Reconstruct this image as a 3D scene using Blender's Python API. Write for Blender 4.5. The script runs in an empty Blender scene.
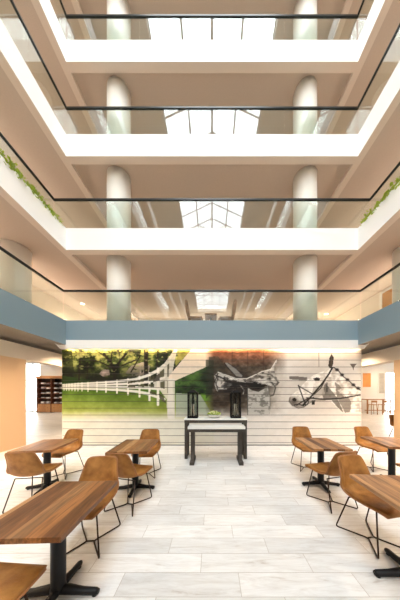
import bpy, bmesh, math, random
import numpy as np
from mathutils import Vector, Matrix, noise as mnoise

random.seed(7)
S = bpy.context.scene
C = S.collection
PI = math.pi
R = math.radians

# ------------------------------------------------------------------ camera
F = 190.0                                   # focal length in pixels of the 400x600 frame
cam_d = bpy.data.cameras.new('camera')
cam_d.sensor_fit = 'AUTO'
cam_d.sensor_width = 36.0
cam_d.lens = F / 600.0 * 36.0
cam_d.shift_x = -12.0 / 600.0
cam_d.shift_y = 92.0 / 600.0
cam_d.clip_start = 0.02
cam_d.clip_end = 300
cam = bpy.data.objects.new('camera', cam_d)
cam.location = (0, 0, 1.6)
cam.rotation_euler = (R(90), 0, 0)
C.objects.link(cam)
S.camera = cam

# ------------------------------------------------------------------ world, light, exposure
S.view_settings.view_transform = 'Standard'
S.view_settings.look = 'None'
S.view_settings.gamma = 1.0
S.view_settings.use_curve_mapping = False
S.view_settings.exposure = 1.0
w = bpy.data.worlds.new('sky')
S.world = w
w.use_nodes = True
bg = w.node_tree.nodes['Background']
bg.inputs[0].default_value = (0.90, 0.96, 1.0, 1)
bg.inputs[1].default_value = 5.8
S.cycles.max_bounces = 12
S.cycles.diffuse_bounces = 7
S.cycles.glossy_bounces = 5
S.cycles.transparent_max_bounces = 24
S.cycles.sample_clamp_indirect = 8.0

def area(name, loc, rot, sx, sy, power, col=(1, 1, 1), portal=False, spread=180):
    d = bpy.data.lights.new(name, 'AREA')
    d.shape = 'RECTANGLE'; d.size = sx; d.size_y = sy
    d.energy = power; d.color = col; d.spread = R(spread)
    if portal:
        d.cycles.is_portal = True
    o = bpy.data.objects.new(name, d)
    o.location = loc; o.rotation_euler = rot
    C.objects.link(o)
    return o

SKY_W = 2.75                                  # half width of the skylight
Y_END = -26.0
area('skylight_portal', (0, (5.0 + Y_END) / 2, 17.6), (0, 0, 0), 2 * SKY_W, 5.0 - Y_END, 1, portal=True)
WARM = (1.0, 0.70, 0.42)
FILL_SIDE, FILL_BACK = 85, 50          # added fill light along the gallery walls, per storey

# ------------------------------------------------------------------ helpers
class MB:
    """collects shapes, then builds them as one mesh object"""
    def __init__(s):
        s.bm = bmesh.new()
    def box(s, x0, x1, y0, y1, z0, z1, bev=0.0, mat=0):
        vs = [s.bm.verts.new(p) for p in ((x0,y0,z0),(x1,y0,z0),(x1,y1,z0),(x0,y1,z0),(x0,y0,z1),(x1,y0,z1),(x1,y1,z1),(x0,y1,z1))]
        fs = [s.bm.faces.new([vs[i] for i in q]) for q in ((3,2,1,0),(4,5,6,7),(0,1,5,4),(1,2,6,5),(2,3,7,6),(3,0,4,7))]
        for f in fs: f.material_index = mat
        if bev > 0:
            es = list({e for f in fs for e in f.edges})
            bmesh.ops.bevel(s.bm, geom=es, offset=bev, segments=2, affect='EDGES', profile=0.7)
        return s
    def quad(s, pts):
        s.bm.faces.new([s.bm.verts.new(p) for p in pts]); return s
    def prism(s, pts, axis, a, b):
        """polygon pts (2D) extruded along axis from a to b"""
        def P(p, t):
            return {'x': (t, p[0], p[1]), 'y': (p[0], t, p[1]), 'z': (p[0], p[1], t)}[axis]
        A = [s.bm.verts.new(P(p, a)) for p in pts]; B = [s.bm.verts.new(P(p, b)) for p in pts]
        n = len(pts)
        s.bm.faces.new(A); s.bm.faces.new(B[::-1])
        for i in range(n):
            s.bm.faces.new([A[i], B[i], B[(i+1) % n], A[(i+1) % n]])
        bmesh.ops.recalc_face_normals(s.bm, faces=s.bm.faces)
        return s
    def cyl(s, x, y, z0, z1, r, r1=None, n=24):
        r1 = r if r1 is None else r1
        A = [s.bm.verts.new((x + r*math.cos(2*PI*i/n), y + r*math.sin(2*PI*i/n), z0)) for i in range(n)]
        B = [s.bm.verts.new((x + r1*math.cos(2*PI*i/n), y + r1*math.sin(2*PI*i/n), z1)) for i in range(n)]
        s.bm.faces.new(A[::-1]); s.bm.faces.new(B)
        for i in range(n):
            f = s.bm.faces.new([A[i], A[(i+1) % n], B[(i+1) % n], B[i]]); f.smooth = True
        return s
    def lathe(s, prof, x=0, y=0, n=24):
        rings = []
        for r, z in prof:
            rings.append([s.bm.verts.new((x + r*math.cos(2*PI*i/n), y + r*math.sin(2*PI*i/n), z)) for i in range(n)])
        for a, b in zip(rings, rings[1:]):
            for i in range(n):
                f = s.bm.faces.new([a[i], a[(i+1) % n], b[(i+1) % n], b[i]]); f.smooth = True
        s.bm.faces.new(rings[0][::-1]); s.bm.faces.new(rings[-1])
        return s
    def tube(s, pts, r, n=8, closed=False):
        pts = [Vector(p) for p in pts]
        rings = []
        m = len(pts)
        up = None
        for i, p in enumerate(pts):
            if closed:
                t = (pts[(i+1) % m] - pts[i-1]).normalized()
            else:
                t = (pts[min(i+1, m-1)] - pts[max(i-1, 0)]).normalized()
            if up is None:
                up = Vector((0, 0, 1)) if abs(t.z) < 0.9 else Vector((1, 0, 0))
            a = (up - t * up.dot(t))
            if a.length < 1e-4: a = t.orthogonal()
            a.normalize(); up = a
            b = t.cross(a)
            rr = r[i] if isinstance(r, (list, tuple)) else r
            rings.append([s.bm.verts.new(p + (a*math.cos(2*PI*k/n) + b*math.sin(2*PI*k/n))*rr) for k in range(n)])
        rng = range(m) if closed else range(m-1)
        for i in rng:
            A, B = rings[i], rings[(i+1) % m]
            for k in range(n):
                f = s.bm.faces.new([A[k], A[(k+1) % n], B[(k+1) % n], B[k]]); f.smooth = True
        if not closed:
            s.bm.faces.new(rings[0][::-1]); s.bm.faces.new(rings[-1])
        return s
    def xf(s, M):
        bmesh.ops.transform(s.bm, matrix=M, verts=s.bm.verts); return s
    def build(s, name, mats, parent=None, loc=(0, 0, 0), rz=0.0, recalc=False):
        if recalc:
            bmesh.ops.recalc_face_normals(s.bm, faces=s.bm.faces)
        me = bpy.data.meshes.new(name)
        s.bm.to_mesh(me); s.bm.free()
        if not isinstance(mats, (list, tuple)): mats = [mats]
        for m in mats: me.materials.append(m)
        o = bpy.data.objects.new(name, me)
        C.objects.link(o)
        o.location = loc; o.rotation_euler = (0, 0, rz)
        if parent is not None: o.parent = parent
        return o

def tag(o, label=None, cat=None, group=None, kind=None):
    if label: o['label'] = label
    if cat: o['category'] = cat
    if group: o['group'] = group
    if kind: o['kind'] = kind
    return o
def struct(o, label=None):
    o['kind'] = 'structure'
    if label: o['label'] = label
    return o
def empty(name, loc=(0, 0, 0), rz=0.0):
    o = bpy.data.objects.new(name, None); C.objects.link(o)
    o.empty_display_size = 0.1
    o.location = loc; o.rotation_euler = (0, 0, rz)
    return o
def copy_tree(o, parent=None):
    kids = list(o.children)
    c = o.copy(); C.objects.link(c)
    if parent is not None: c.parent = parent
    for k in kids: copy_tree(k, c)
    return c
def fillet(pts, rad, seg=5):
    """rounds the corners of an open polyline"""
    pts = [Vector(p) for p in pts]
    out = [pts[0]]
    for a, b, c in zip(pts, pts[1:], pts[2:]):
        d1 = (a - b); d2 = (c - b)
        q = min(rad, d1.length * .45, d2.length * .45)
        p1 = b + d1.normalized()*q; p2 = b + d2.normalized()*q
        for i in range(seg + 1):
            t = i / seg
            out.append(p1*(1-t)**2 + b*2*t*(1-t) + p2*t*t)
    out.append(pts[-1])
    return out

# ------------------------------------------------------------------ materials
def mat(name, col, rough=0.6, metal=0.0, spec=0.5, bump=None, mottle=None, coat=0.0):
    m = bpy.data.materials.new(name); m.use_nodes = True
    nt = m.node_tree; b = nt.nodes['Principled BSDF']
    b.inputs['Base Color'].default_value = (*col, 1)
    b.inputs['Roughness'].default_value = rough
    b.inputs['Metallic'].default_value = metal
    b.inputs['Specular IOR Level'].default_value = spec
    b.inputs['Coat Weight'].default_value = coat
    tc = nt.nodes.new('ShaderNodeTexCoord')
    if mottle:
        sc, amt = mottle
        n = nt.nodes.new('ShaderNodeTexNoise'); n.inputs['Scale'].default_value = sc; n.inputs['Detail'].default_value = 5
        nt.links.new(tc.outputs['Object'], n.inputs['Vector'])
        mx = nt.nodes.new('ShaderNodeMix'); mx.data_type = 'RGBA'
        mx.inputs['A'].default_value = (*[c*(1-amt) for c in col], 1)
        mx.inputs['B'].default_value = (*[min(1, c*(1+amt)) for c in col], 1)
        nt.links.new(n.outputs['Fac'], mx.inputs['Factor'])
        nt.links.new(mx.outputs['Result'], b.inputs['Base Color'])
    if bump:
        sc, st = bump
        n2 = nt.nodes.new('ShaderNodeTexNoise'); n2.inputs['Scale'].default_value = sc; n2.inputs['Detail'].default_value = 4
        nt.links.new(tc.outputs['Object'], n2.inputs['Vector'])
        bp = nt.nodes.new('ShaderNodeBump'); bp.inputs['Strength'].default_value = st; bp.inputs['Distance'].default_value = 0.01
        nt.links.new(n2.outputs['Fac'], bp.inputs['Height'])
        nt.links.new(bp.outputs['Normal'], b.inputs['Normal'])
    return m
def emis(name, col, st):
    m = bpy.data.materials.new(name); m.use_nodes = True
    b = m.node_tree.nodes['Principled BSDF']
    b.inputs['Base Color'].default_value = (*col, 1)
    b.inputs['Emission Color'].default_value = (*col, 1)
    b.inputs['Emission Strength'].default_value = st
    return m
def glass(name, tint=(0.86, 0.95, 0.91), ior=1.5, boost=1.0):
    m = bpy.data.materials.new(name); m.use_nodes = True
    nt = m.node_tree; nt.nodes.clear()
    o = nt.nodes.new('ShaderNodeOutputMaterial')
    t = nt.nodes.new('ShaderNodeBsdfTransparent'); t.inputs[0].default_value = (*tint, 1)
    g = nt.nodes.new('ShaderNodeBsdfGlossy'); g.inputs['Roughness'].default_value = 0.0
    g.inputs['Color'].default_value = (1, 1, 1, 1)
    # Schlick reflectance, the same from both sides of the sheet
    lw = nt.nodes.new('ShaderNodeLayerWeight'); lw.inputs['Blend'].default_value = 0.5
    pw = nt.nodes.new('ShaderNodeMath'); pw.operation = 'POWER'; pw.inputs[1].default_value = 5.0
    nt.links.new(lw.outputs['Facing'], pw.inputs[0])
    r0 = ((ior-1)/(ior+1))**2
    f = nt.nodes.new('ShaderNodeMath'); f.operation = 'MULTIPLY_ADD'; f.inputs[1].default_value = 1-r0; f.inputs[2].default_value = r0
    nt.links.new(pw.outputs[0], f.inputs[0])
    mu = nt.nodes.new('ShaderNodeMath'); mu.operation = 'MULTIPLY'; mu.inputs[1].default_value = boost; mu.use_clamp = True
    mx = nt.nodes.new('ShaderNodeMixShader')
    nt.links.new(f.outputs[0], mu.inputs[0]); nt.links.new(mu.outputs[0], mx.inputs[0])
    nt.links.new(t.outputs[0], mx.inputs[1]); nt.links.new(g.outputs[0], mx.inputs[2])
    nt.links.new(mx.outputs[0], o.inputs[0])
    return m

def floor_material():
    m = bpy.data.materials.new('stone_plank_tile'); m.use_nodes = True
    nt = m.node_tree; N = nt.nodes; L = nt.links
    b = N['Principled BSDF']
    tc = N.new('ShaderNodeTexCoord'); sp = N.new('ShaderNodeSeparateXYZ'); L.new(tc.outputs['Object'], sp.inputs[0])
    def M(op, a, c=None):
        n = N.new('ShaderNodeMath'); n.operation = op
        for i, v in enumerate((a, c)):
            if v is None: continue
            if isinstance(v, (int, float)): n.inputs[i].default_value = v
            else: L.new(v, n.inputs[i])
        return n.outputs[0]
    y = M('SUBTRACT', sp.outputs['Y'], 0.083)
    row = M('FLOOR', M('DIVIDE', y, 0.2))
    x = M('ADD', M('ADD', sp.outputs['X'], M('MULTIPLY', row, 0.333)), -0.232 - 7*0.333)
    colm = M('FLOOR', x)
    fx = M('FRACT', x); fy = M('FRACT', M('DIVIDE', y, 0.2))
    ex = M('MINIMUM', fx, M('SUBTRACT', 1.0, fx)); ey = M('MULTIPLY', M('MINIMUM', fy, M('SUBTRACT', 1.0, fy)), 0.2)
    e = M('MINIMUM', ex, ey)
    joint = M('LESS_THAN', e, 0.0022)
    cb = N.new('ShaderNodeCombineXYZ'); L.new(colm, cb.inputs[0]); L.new(row, cb.inputs[1])
    wn = N.new('ShaderNodeTexWhiteNoise'); wn.noise_dimensions = '2D'; L.new(cb.outputs[0], wn.inputs['Vector'])
    # veins, offset per plank
    off = N.new('ShaderNodeVectorMath'); off.operation = 'MULTIPLY_ADD'
    L.new(wn.outputs['Color'], off.inputs[0]); off.inputs[1].default_value = (37, 23, 11); 
    sc = N.new('ShaderNodeVectorMath'); sc.operation = 'MULTIPLY'; L.new(tc.outputs['Object'], sc.inputs[0]); sc.inputs[1].default_value = (2.6, 19, 1)
    L.new(sc.outputs[0], off.inputs[2])
    n1 = N.new('ShaderNodeTexNoise'); n1.inputs['Scale'].default_value = 1.0; n1.inputs['Detail'].default_value = 9; n1.inputs['Roughness'].default_value = 0.72; n1.inputs['Distortion'].default_value = 0.8
    L.new(off.outputs[0], n1.inputs['Vector'])
    r1 = N.new('ShaderNodeValToRGB'); L.new(n1.outputs['Fac'], r1.inputs[0])
    r1.color_ramp.elements[0].position = 0.26; r1.color_ramp.elements[0].color = (0.44, 0.38, 0.33, 1)
    r1.color_ramp.elements[1].position = 0.58; r1.color_ramp.elements[1].color = (0.735, 0.735, 0.725, 1)
    e2 = r1.color_ramp.elements.new(0.40); e2.color = (0.64, 0.625, 0.605, 1)
    tint = N.new('ShaderNodeMapRange'); L.new(wn.outputs['Value'], tint.inputs['Value'])
    tint.inputs['To Min'].default_value = 0.88; tint.inputs['To Max'].default_value = 1.06
    mul = N.new('ShaderNodeVectorMath'); mul.operation = 'SCALE'; L.new(r1.outputs[0], mul.inputs[0]); L.new(tint.outputs[0], mul.inputs['Scale'])
    mx = N.new('ShaderNodeMix'); mx.data_type = 'RGBA'; L.new(joint, mx.inputs['Factor']); L.new(mul.outputs[0], mx.inputs['A']); mx.inputs['B'].default_value = (0.40, 0.36, 0.32, 1)
    L.new(mx.outputs['Result'], b.inputs['Base Color'])
    b.inputs['Roughness'].default_value = 0.38
    b.inputs['Specular IOR Level'].default_value = 0.4
    bp = N.new('ShaderNodeBump'); bp.inputs['Strength'].default_value = 0.3; bp.inputs['Distance'].default_value = 0.004
    hh = M('SUBTRACT', n1.outputs['Fac'], joint); L.new(hh, bp.inputs['Height']); L.new(bp.outputs[0], b.inputs['Normal'])
    return m

def wood_material(name, cols, stave=0.085, axis='X', rough=0.38, seed=0.0):
    """planks glued side by side; grain runs along the other axis"""
    m = bpy.data.materials.new(name); m.use_nodes = True
    nt = m.node_tree; N = nt.nodes; L = nt.links
    b = N['Principled BSDF']
    tc = N.new('ShaderNodeTexCoord'); sp = N.new('ShaderNodeSeparateXYZ'); L.new(tc.outputs['Object'], sp.inputs[0])
    oi = N.new('ShaderNodeObjectInfo')
    def M(op, a, c=None):
        n = N.new('ShaderNodeMath'); n.operation = op
        for i, v in enumerate((a, c)):
            if v is None: continue
            if isinstance(v, (int, float)): n.inputs[i].default_value = v
            else: L.new(v, n.inputs[i])
        return n.outputs[0]
    idx = M('FLOOR', M('DIVIDE', M('ADD', sp.outputs[axis], 10.01), stave))
    idr = M('ADD', idx, M('MULTIPLY', oi.outputs['Random'], 531.0))
    wn = N.new('ShaderNodeTexWhiteNoise'); wn.noise_dimensions = '1D'; L.new(idr, wn.inputs['W'])
    cr = N.new('ShaderNodeValToRGB'); L.new(wn.outputs['Value'], cr.inputs[0]); cr.color_ramp.interpolation = 'LINEAR'
    el = cr.color_ramp.elements
    el[0].position = 0.0; el[0].color = (*cols[0], 1); el[1].position = 1.0; el[1].color = (*cols[-1], 1)
    for i, c in enumerate(cols[1:-1]):
        e = el.new((i+1)/(len(cols)-1)); e.color = (*c, 1)
    sc = N.new('ShaderNodeVectorMath'); sc.operation = 'MULTIPLY'; L.new(tc.outputs['Object'], sc.inputs[0])
    sc.inputs[1].default_value = (34, 3.0, 34) if axis == 'X' else ((3.0, 34, 34) if axis == 'Y' else (34, 34, 3))
    ad = N.new('ShaderNodeVectorMath'); ad.operation = 'ADD'; L.new(sc.outputs[0], ad.inputs[0])
    cb = N.new('ShaderNodeCombineXYZ'); L.new(M('MULTIPLY', idr, 7.3), cb.inputs[1]); L.new(M('MULTIPLY', idr, 3.1), cb.inputs[0]); L.new(cb.outputs[0], ad.inputs[1])
    n1 = N.new('ShaderNodeTexNoise'); n1.inputs['Scale'].default_value = 1.0; n1.inputs['Detail'].default_value = 6; n1.inputs['Distortion'].default_value = 1.2
    L.new(ad.outputs[0], n1.inputs['Vector'])
    mr = N.new('ShaderNodeMapRange'); L.new(n1.outputs['Fac'], mr.inputs['Value'])
    mr.inputs['From Min'].default_value = 0.32; mr.inputs['From Max'].default_value = 0.68; mr.inputs['To Min'].default_value = 0.55; mr.inputs['To Max'].default_value = 1.25
    mul = N.new('ShaderNodeVectorMath'); mul.operation = 'SCALE'; L.new(cr.outputs[0], mul.inputs[0]); L.new(mr.outputs[0], mul.inputs['Scale'])
    L.new(mul.outputs[0], b.inputs['Base Color'])
    b.inputs['Roughness'].default_value = rough
    b.inputs['Specular IOR Level'].default_value = 0.35
    return m

def leather_material():
    m = mat('tan_leather', (0.42, 0.18, 0.055), 0.5, spec=0.35, bump=(90, 0.25))
    nt = m.node_tree; N = nt.nodes; L = nt.links; b = N['Principled BSDF']
    tc = N.new('ShaderNodeTexCoord'); n = N.new('ShaderNodeTexNoise'); n.inputs['Scale'].default_value = 9; n.inputs['Detail'].default_value = 7
    L.new(tc.outputs['Object'], n.inputs['Vector'])
    cr = N.new('ShaderNodeValToRGB'); L.new(n.outputs['Fac'], cr.inputs[0])
    cr.color_ramp.elements[0].position = 0.35; cr.color_ramp.elements[0].color = (0.22, 0.085, 0.016, 1)
    cr.color_ramp.elements[1].position = 0.68; cr.color_ramp.elements[1].color = (0.40, 0.18, 0.042, 1)
    L.new(cr.outputs[0], b.inputs['Base Color'])
    return m

M_floor = floor_material()
M_fascia = mat('white_plaster', (0.86, 0.86, 0.85), 0.6)
M_blue = mat('blue_grey_paint', (0.20, 0.285, 0.34), 0.55)
M_soffit = mat('tan_textured_soffit', (0.52, 0.42, 0.34), 0.9, bump=(60, 0.5), mottle=(30, 0.06))
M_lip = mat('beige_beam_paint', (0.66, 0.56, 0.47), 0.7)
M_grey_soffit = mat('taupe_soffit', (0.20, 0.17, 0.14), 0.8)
M_column = mat('cream_column_paint', (0.80, 0.77, 0.71), 0.5)
M_wall = mat('cream_wall_paint', (0.78, 0.70, 0.60), 0.7)
M_peach = mat('peach_wall_paint', (0.82, 0.56, 0.34), 0.7)
M_white = mat('white_wall_paint', (0.84, 0.81, 0.77), 0.7)
M_carpet = mat('gallery_carpet', (0.50, 0.42, 0.34), 0.95, mottle=(12, 0.2))
M_rail = mat('dark_bronze_metal', (0.012, 0.014, 0.013), 0.35, metal=0.3)
M_wire = mat('dark_bronze_wire', (0.035, 0.02, 0.014), 0.4, metal=0.5)
M_black = mat('black_cast_iron', (0.006, 0.006, 0.007), 0.45, spec=0.25)
M_glass = glass('railing_glass', (0.93, 0.975, 0.955), 1.52, 1.2)
M_clear = glass('clear_glass', (0.97, 0.98, 0.98), 1.45)
M_lglass = glass('lantern_glass', (0.80, 0.80, 0.78), 1.25)
M_frame = mat('grey_skylight_frame', (0.30, 0.32, 0.33), 0.5)
M_roof = mat('pale_roof_lining', (0.75, 0.72, 0.68), 0.8)
M_leather = leather_material()
M_table = wood_material('walnut_butcher_block', [(0.11, 0.04, 0.014), (0.34, 0.14, 0.045), (0.17, 0.068, 0.024), (0.44, 0.23, 0.10), (0.27, 0.115, 0.04)], stave=0.105)
M_oak = wood_material('warm_oak', [(0.42, 0.20, 0.08), (0.50, 0.26, 0.11)], 0.3)
M_chairwood = wood_material('honey_wood', [(0.22, 0.09, 0.03), (0.28, 0.12, 0.04)], 0.3)
M_shelf = wood_material('cherry_brown_wood', [(0.12, 0.035, 0.018), (0.16, 0.05, 0.022)], 0.3)
M_shelfdark = mat('dark_shelf_back', (0.03, 0.015, 0.012), 0.7)
M_console = mat('weathered_grey_wood', (0.065, 0.056, 0.048), 0.7, spec=0.2, mottle=(14, 0.35))
M_stone = mat('white_stone_top', (0.80, 0.80, 0.76), 0.3, mottle=(6, 0.04))
M_lanternblack = mat('black_lantern_iron', (0.006, 0.005, 0.005), 0.6, spec=0.15)
M_candle = mat('ivory_wax', (0.80, 0.76, 0.66), 0.5)
M_leaf = mat('fresh_leaf', (0.32, 0.42, 0.04), 0.6, mottle=(20, 0.4))
M_leafpale = mat('pale_petal', (0.80, 0.82, 0.45), 0.6)
M_lampglow = emis('warm_lamp_glow', (1.0, 0.75, 0.5), 12.0)
M_door = wood_material('door_wood', [(0.55, 0.27, 0.09), (0.60, 0.32, 0.12)], 0.5, axis='Y')
M_orange = mat('orange_print', (0.75, 0.30, 0.08), 0.6, mottle=(3, 0.35))
M_greyprint = mat('pale_grey_print', (0.50, 0.46, 0.40), 0.6, mottle=(3, 0.3))

# ------------------------------------------------------------------ measures of the hall
XF = 4.24                 # inner face of side galleries
YF = 5.52                 # inner face of the back gallery
LEV = [(3.00, 3.68), (5.73, 6.36), (8.45, 9.09), (11.20, 11.83), (13.93, 14.56)]   # fascia bottom, fascia top
XW = 7.1                  # gallery walls
YW = 11.0                 # far wall of the back galleries
PB = 0.20                 # beam thickness

# ------------------------------------------------------------------ ground floor shell
o = struct(MB().box(-16.5, 16.5, Y_END, 15.4, -0.1, 0.0).build('floor', M_floor), 'pale stone plank floor of the atrium')
struct(MB().box(-16.7, 16.7, 15.3, 15.5, 0, 0.12).build('baseboard_back', M_white))
# far lobby wall with window openings (glass doors)
mb = MB()
mb.box(-16.5, -15.0, 15.2, 15.4, 0, 4.1); mb.box(-13.75, 13.9, 15.2, 15.4, 0, 4.1)
mb.box(-15.0, -13.75, 15.2, 15.4, 3.9, 4.1)
mb.box(15.6, 16.5, 15.2, 15.4, 0, 4.1); mb.box(13.9, 15.6, 15.2, 15.4, 3.2, 4.1)
struct(mb.build('wall_back', M_white))
mb = MB()
for x in (-15.0, -14.42, -13.81): mb.box(x, x+0.06, 15.24, 15.32, 0, 3.9)
for z in (0.0, 2.5, 3.84): mb.box(-14.94, -13.81, 15.24, 15.32, z, z+0.06)
w1 = struct(mb.build('window_1', M_white)); MB().box(-14.98, -13.77, 15.27, 15.28, 0.05, 3.88).build('pane', M_clear, w1)
mb = MB()
for x in (13.9, 14.7, 15.54): mb.box(x, x+0.06, 15.24, 15.32, 0, 3.2)
for z in (0.0, 3.14): mb.box(13.96, 15.54, 15.24, 15.32, z, z+0.06)
w2 = struct(mb.build('window_2', M_white)); MB().box(13.92, 15.58, 15.27, 15.28, 0.05, 3.18).build('pane', M_clear, w2)
struct(MB().box(-16.7, -16.5, Y_END, 15.4, 0, 4.1).build('wall_left', M_white))
struct(MB().box(16.5, 16.7, Y_END, 15.4, 0, 4.1).build('wall_right', M_white))
struct(MB().box(-16.7, 16.7, Y_END-0.2, Y_END, 0, 18).build('wall_front', M_wall))
# lobby ceiling around the building core
mb = MB()
mb.box(-16.7, -XW-0.2, Y_END, 15.4, 4.1, 4.2); mb.box(XW+0.2, 16.7, Y_END, 15.4, 4.1, 4.2)
mb.box(-XW-0.2, XW+0.2, YW+0.2, 15.4, 4.1, 4.2)
struct(mb.build('ceiling', M_white))
# tall core walls
struct(MB().box(-XW-0.2, -XW, Y_END, YW+0.2, 2.97, 17.2).build('wall_left', M_wall))
struct(MB().box(XW, XW+0.2, Y_END, YW+0.2, 2.97, 17.2).build('wall_right', M_wall))
struct(MB().box(-XW, XW, YW, YW+0.2, 2.97, 17.2).build('wall_back', M_wall))
# roof with skylight opening
mb = MB()
mb.box(-XW-0.2, -SKY_W, Y_END, YW+0.2, 17.2, 17.4); mb.box(SKY_W, XW+0.2, Y_END, YW+0.2, 17.2, 17.4)
mb.box(-SKY_W, SKY_W, 5.0, YW+0.2, 17.2, 17.4); mb.box(-SKY_W, SKY_W, Y_END, Y_END+0.6, 17.2, 17.4)
struct(mb.build('ceiling', M_roof))

# skylight: gabled glass on a grey frame
HR = 1.3
mb = MB()
ys = [5.0 - i*1.55 for i in range(20)]
for i, y in enumerate(ys):
    if y < Y_END + 0.6: break
    t = 0.05
    for sx in (-1, 1):
        mb.tube([(sx*SKY_W, y, 17.42), (0, y, 17.42+HR)], t, 4)
    if i % 2 == 0:
        mb.tube([(-SKY_W, y, 17.42), (SKY_W, y, 17.42)], 0.045, 4)
        mb.tube([(0, y, 17.42), (0, y, 17.42+HR)], 0.035, 4)
        for sx in (-1, 1):
            mb.tube([(0, y, 17.42), (sx*SKY_W*.5, y, 17.42+HR*.5)], 0.035, 4)
for sx in (-1, 1):
    for k in (0.0, 0.5):
        mb.tube([(sx*SKY_W*(1-k), 5.0, 17.42+HR*k), (sx*SKY_W*(1-k), Y_END+0.6, 17.42+HR*k)], 0.05, 4)
mb.tube([(0, 5.0, 17.42+HR), (0, Y_END+0.6, 17.42+HR)], 0.07, 4)
sk = struct(mb.build('window_3', M_frame), 'gabled glass skylight over the atrium')
mb = MB()
for sx in (-1, 1):
    mb.quad([(sx*SKY_W, 5.0, 17.48), (sx*SKY_W, Y_END+0.6, 17.48), (0, Y_END+0.6, 17.48+HR), (0, 5.0, 17.48+HR)])
mb.build('pane', M_clear, sk)

# ------------------------------------------------------------------ galleries
for i, (zb, zt) in enumerate(LEV):
    blue = (i == 0)
    fm = M_blue if blue else M_fascia
    # slab: soffit faces a little above the beam bottom
    zs = zb + 0.10
    mb = MB()
    mb.box(-XW, -XF-PB, Y_END, YW, zs, zt-0.02); mb.box(XF+PB, XW, Y_END, YW, zs, zt-0.02)
    mb.box(-XF-PB, XF+PB, YF+PB, YW, zs, zt-0.02)
    for f in mb.bm.faces:
        f.normal_update()
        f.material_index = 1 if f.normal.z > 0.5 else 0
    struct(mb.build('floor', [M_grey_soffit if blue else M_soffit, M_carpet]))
    # white (or blue) fascia with a beige underside
    mb = MB()
    if blue:
        mb.box(-XF-PB, -XF, Y_END, YF+PB, 2.97, zt); mb.box(XF, XF+PB, Y_END, YF+PB, 2.97, zt)
        mb.box(-XF, XF, YF, YF+PB, 3.11, zt)
    else:
        mb.box(-XF-PB, -XF, Y_END, YF+PB, zb, zt); mb.box(XF, XF+PB, Y_END, YF+PB, zb, zt)
        mb.box(-XF, XF, YF, YF+PB, zb, zt)
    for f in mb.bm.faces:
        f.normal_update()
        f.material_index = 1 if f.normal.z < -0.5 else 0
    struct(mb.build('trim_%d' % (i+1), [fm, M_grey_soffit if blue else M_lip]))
    # beams carrying on under the back gallery
    if not blue:
        for sx in (-1, 1):
            a, b = sorted((sx*XF, sx*(XF+PB)))
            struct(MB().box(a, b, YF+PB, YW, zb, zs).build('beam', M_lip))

# white cove box under the blue band
cove = MB()
cove.prism([(-4.66, 3.11), (4.66, 3.11), (4.42, 2.86), (-4.42, 2.86)], 'y', YF-0.005, YF+0.10)
struct(cove.build('trim_6', M_fascia), 'white cove band over the mural')
struct(MB().box(-4.42, 4.42, YF+0.10, YW, 2.97, 3.09).build('ceiling', M_white))

# big round columns behind the back parapet, on the floor and up through every level
for sx, nm in ((-1, 'left'), (1, 'right')):
    for k in range(len(LEV)):
        z0 = 0.0 if k == 0 else LEV[k-1][1] - 0.02
        z1 = 2.97 if k == 0 else LEV[k][0] + 0.10
        if k == 0: continue
        struct(MB().cyl(sx*3.02, 6.18, z0, z1, 0.355, n=48).build('column', M_column))
    struct(MB().cyl(sx*3.02, 6.18, 0, 2.97, 0.355, n=48).build('column', M_column))
    struct(MB().cyl(sx*5.80, 5.60, 3.66, 5.83, 0.36, n=48).build('column', M_column))
    for yy in (-0.6, -6.8, -13.0, -19.2):
        for k in range(1, 5):
            struct(MB().cyl(sx*5.80, yy, LEV[k-1][1]-0.02, LEV[k][0]+0.10, 0.36, n=24).build('column', M_column))
    # cream header beam and piers on the ground floor
    a, b = sorted((sx*5.6, sx*5.95))
    struct(MB().box(a, b, Y_END, 8.2, 2.57, 3.0).build('beam', M_wall))
    e = 5.72 if sx < 0 else 5.85
    struct(MB().box(a, b, 4.2, e, 0, 2.57).build('pillar', M_peach))
    for yy in (-2.2, -8.4, -14.6, -20.8):
        struct(MB().box(a, b, yy, yy+1.5, 0, 2.57).build('pillar', M_peach))

# gallery doors and door frames on the lowest gallery
def room_door(n, sx, y):
    zf = LEV[0][1] - 0.02
    x = sx*XW
    xs = sorted((x, x - sx*0.04))
    mb = MB(); mb.box(xs[0], xs[1], y-0.55, y-0.45, zf, zf+2.1); mb.box(xs[0], xs[1], y+0.45, y+0.55, zf, zf+2.1); mb.box(xs[0], xs[1], y-0.45, y+0.45, zf+2.02, zf+2.1)
    d = struct(mb.build('door_%d' % n, M_white))
    xs = sorted((x, x - sx*0.02))
    p = MB().box(xs[0], xs[1], y-0.45, y+0.45, zf, zf+2.02).build('panel', M_door, d)
    hx = x - sx*0.05
    MB().tube([(x - sx*0.02, y-0.38, zf+1.0), (hx, y-0.38, zf+1.0), (hx, y-0.26, zf+1.0)], 0.012, 8).build('handle', M_frame, d)
for n, (sx, y) in enumerate(((1, 7.45), (-1, 3.4), (1, 3.2))):
    room_door(n+1, sx, y)

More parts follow.
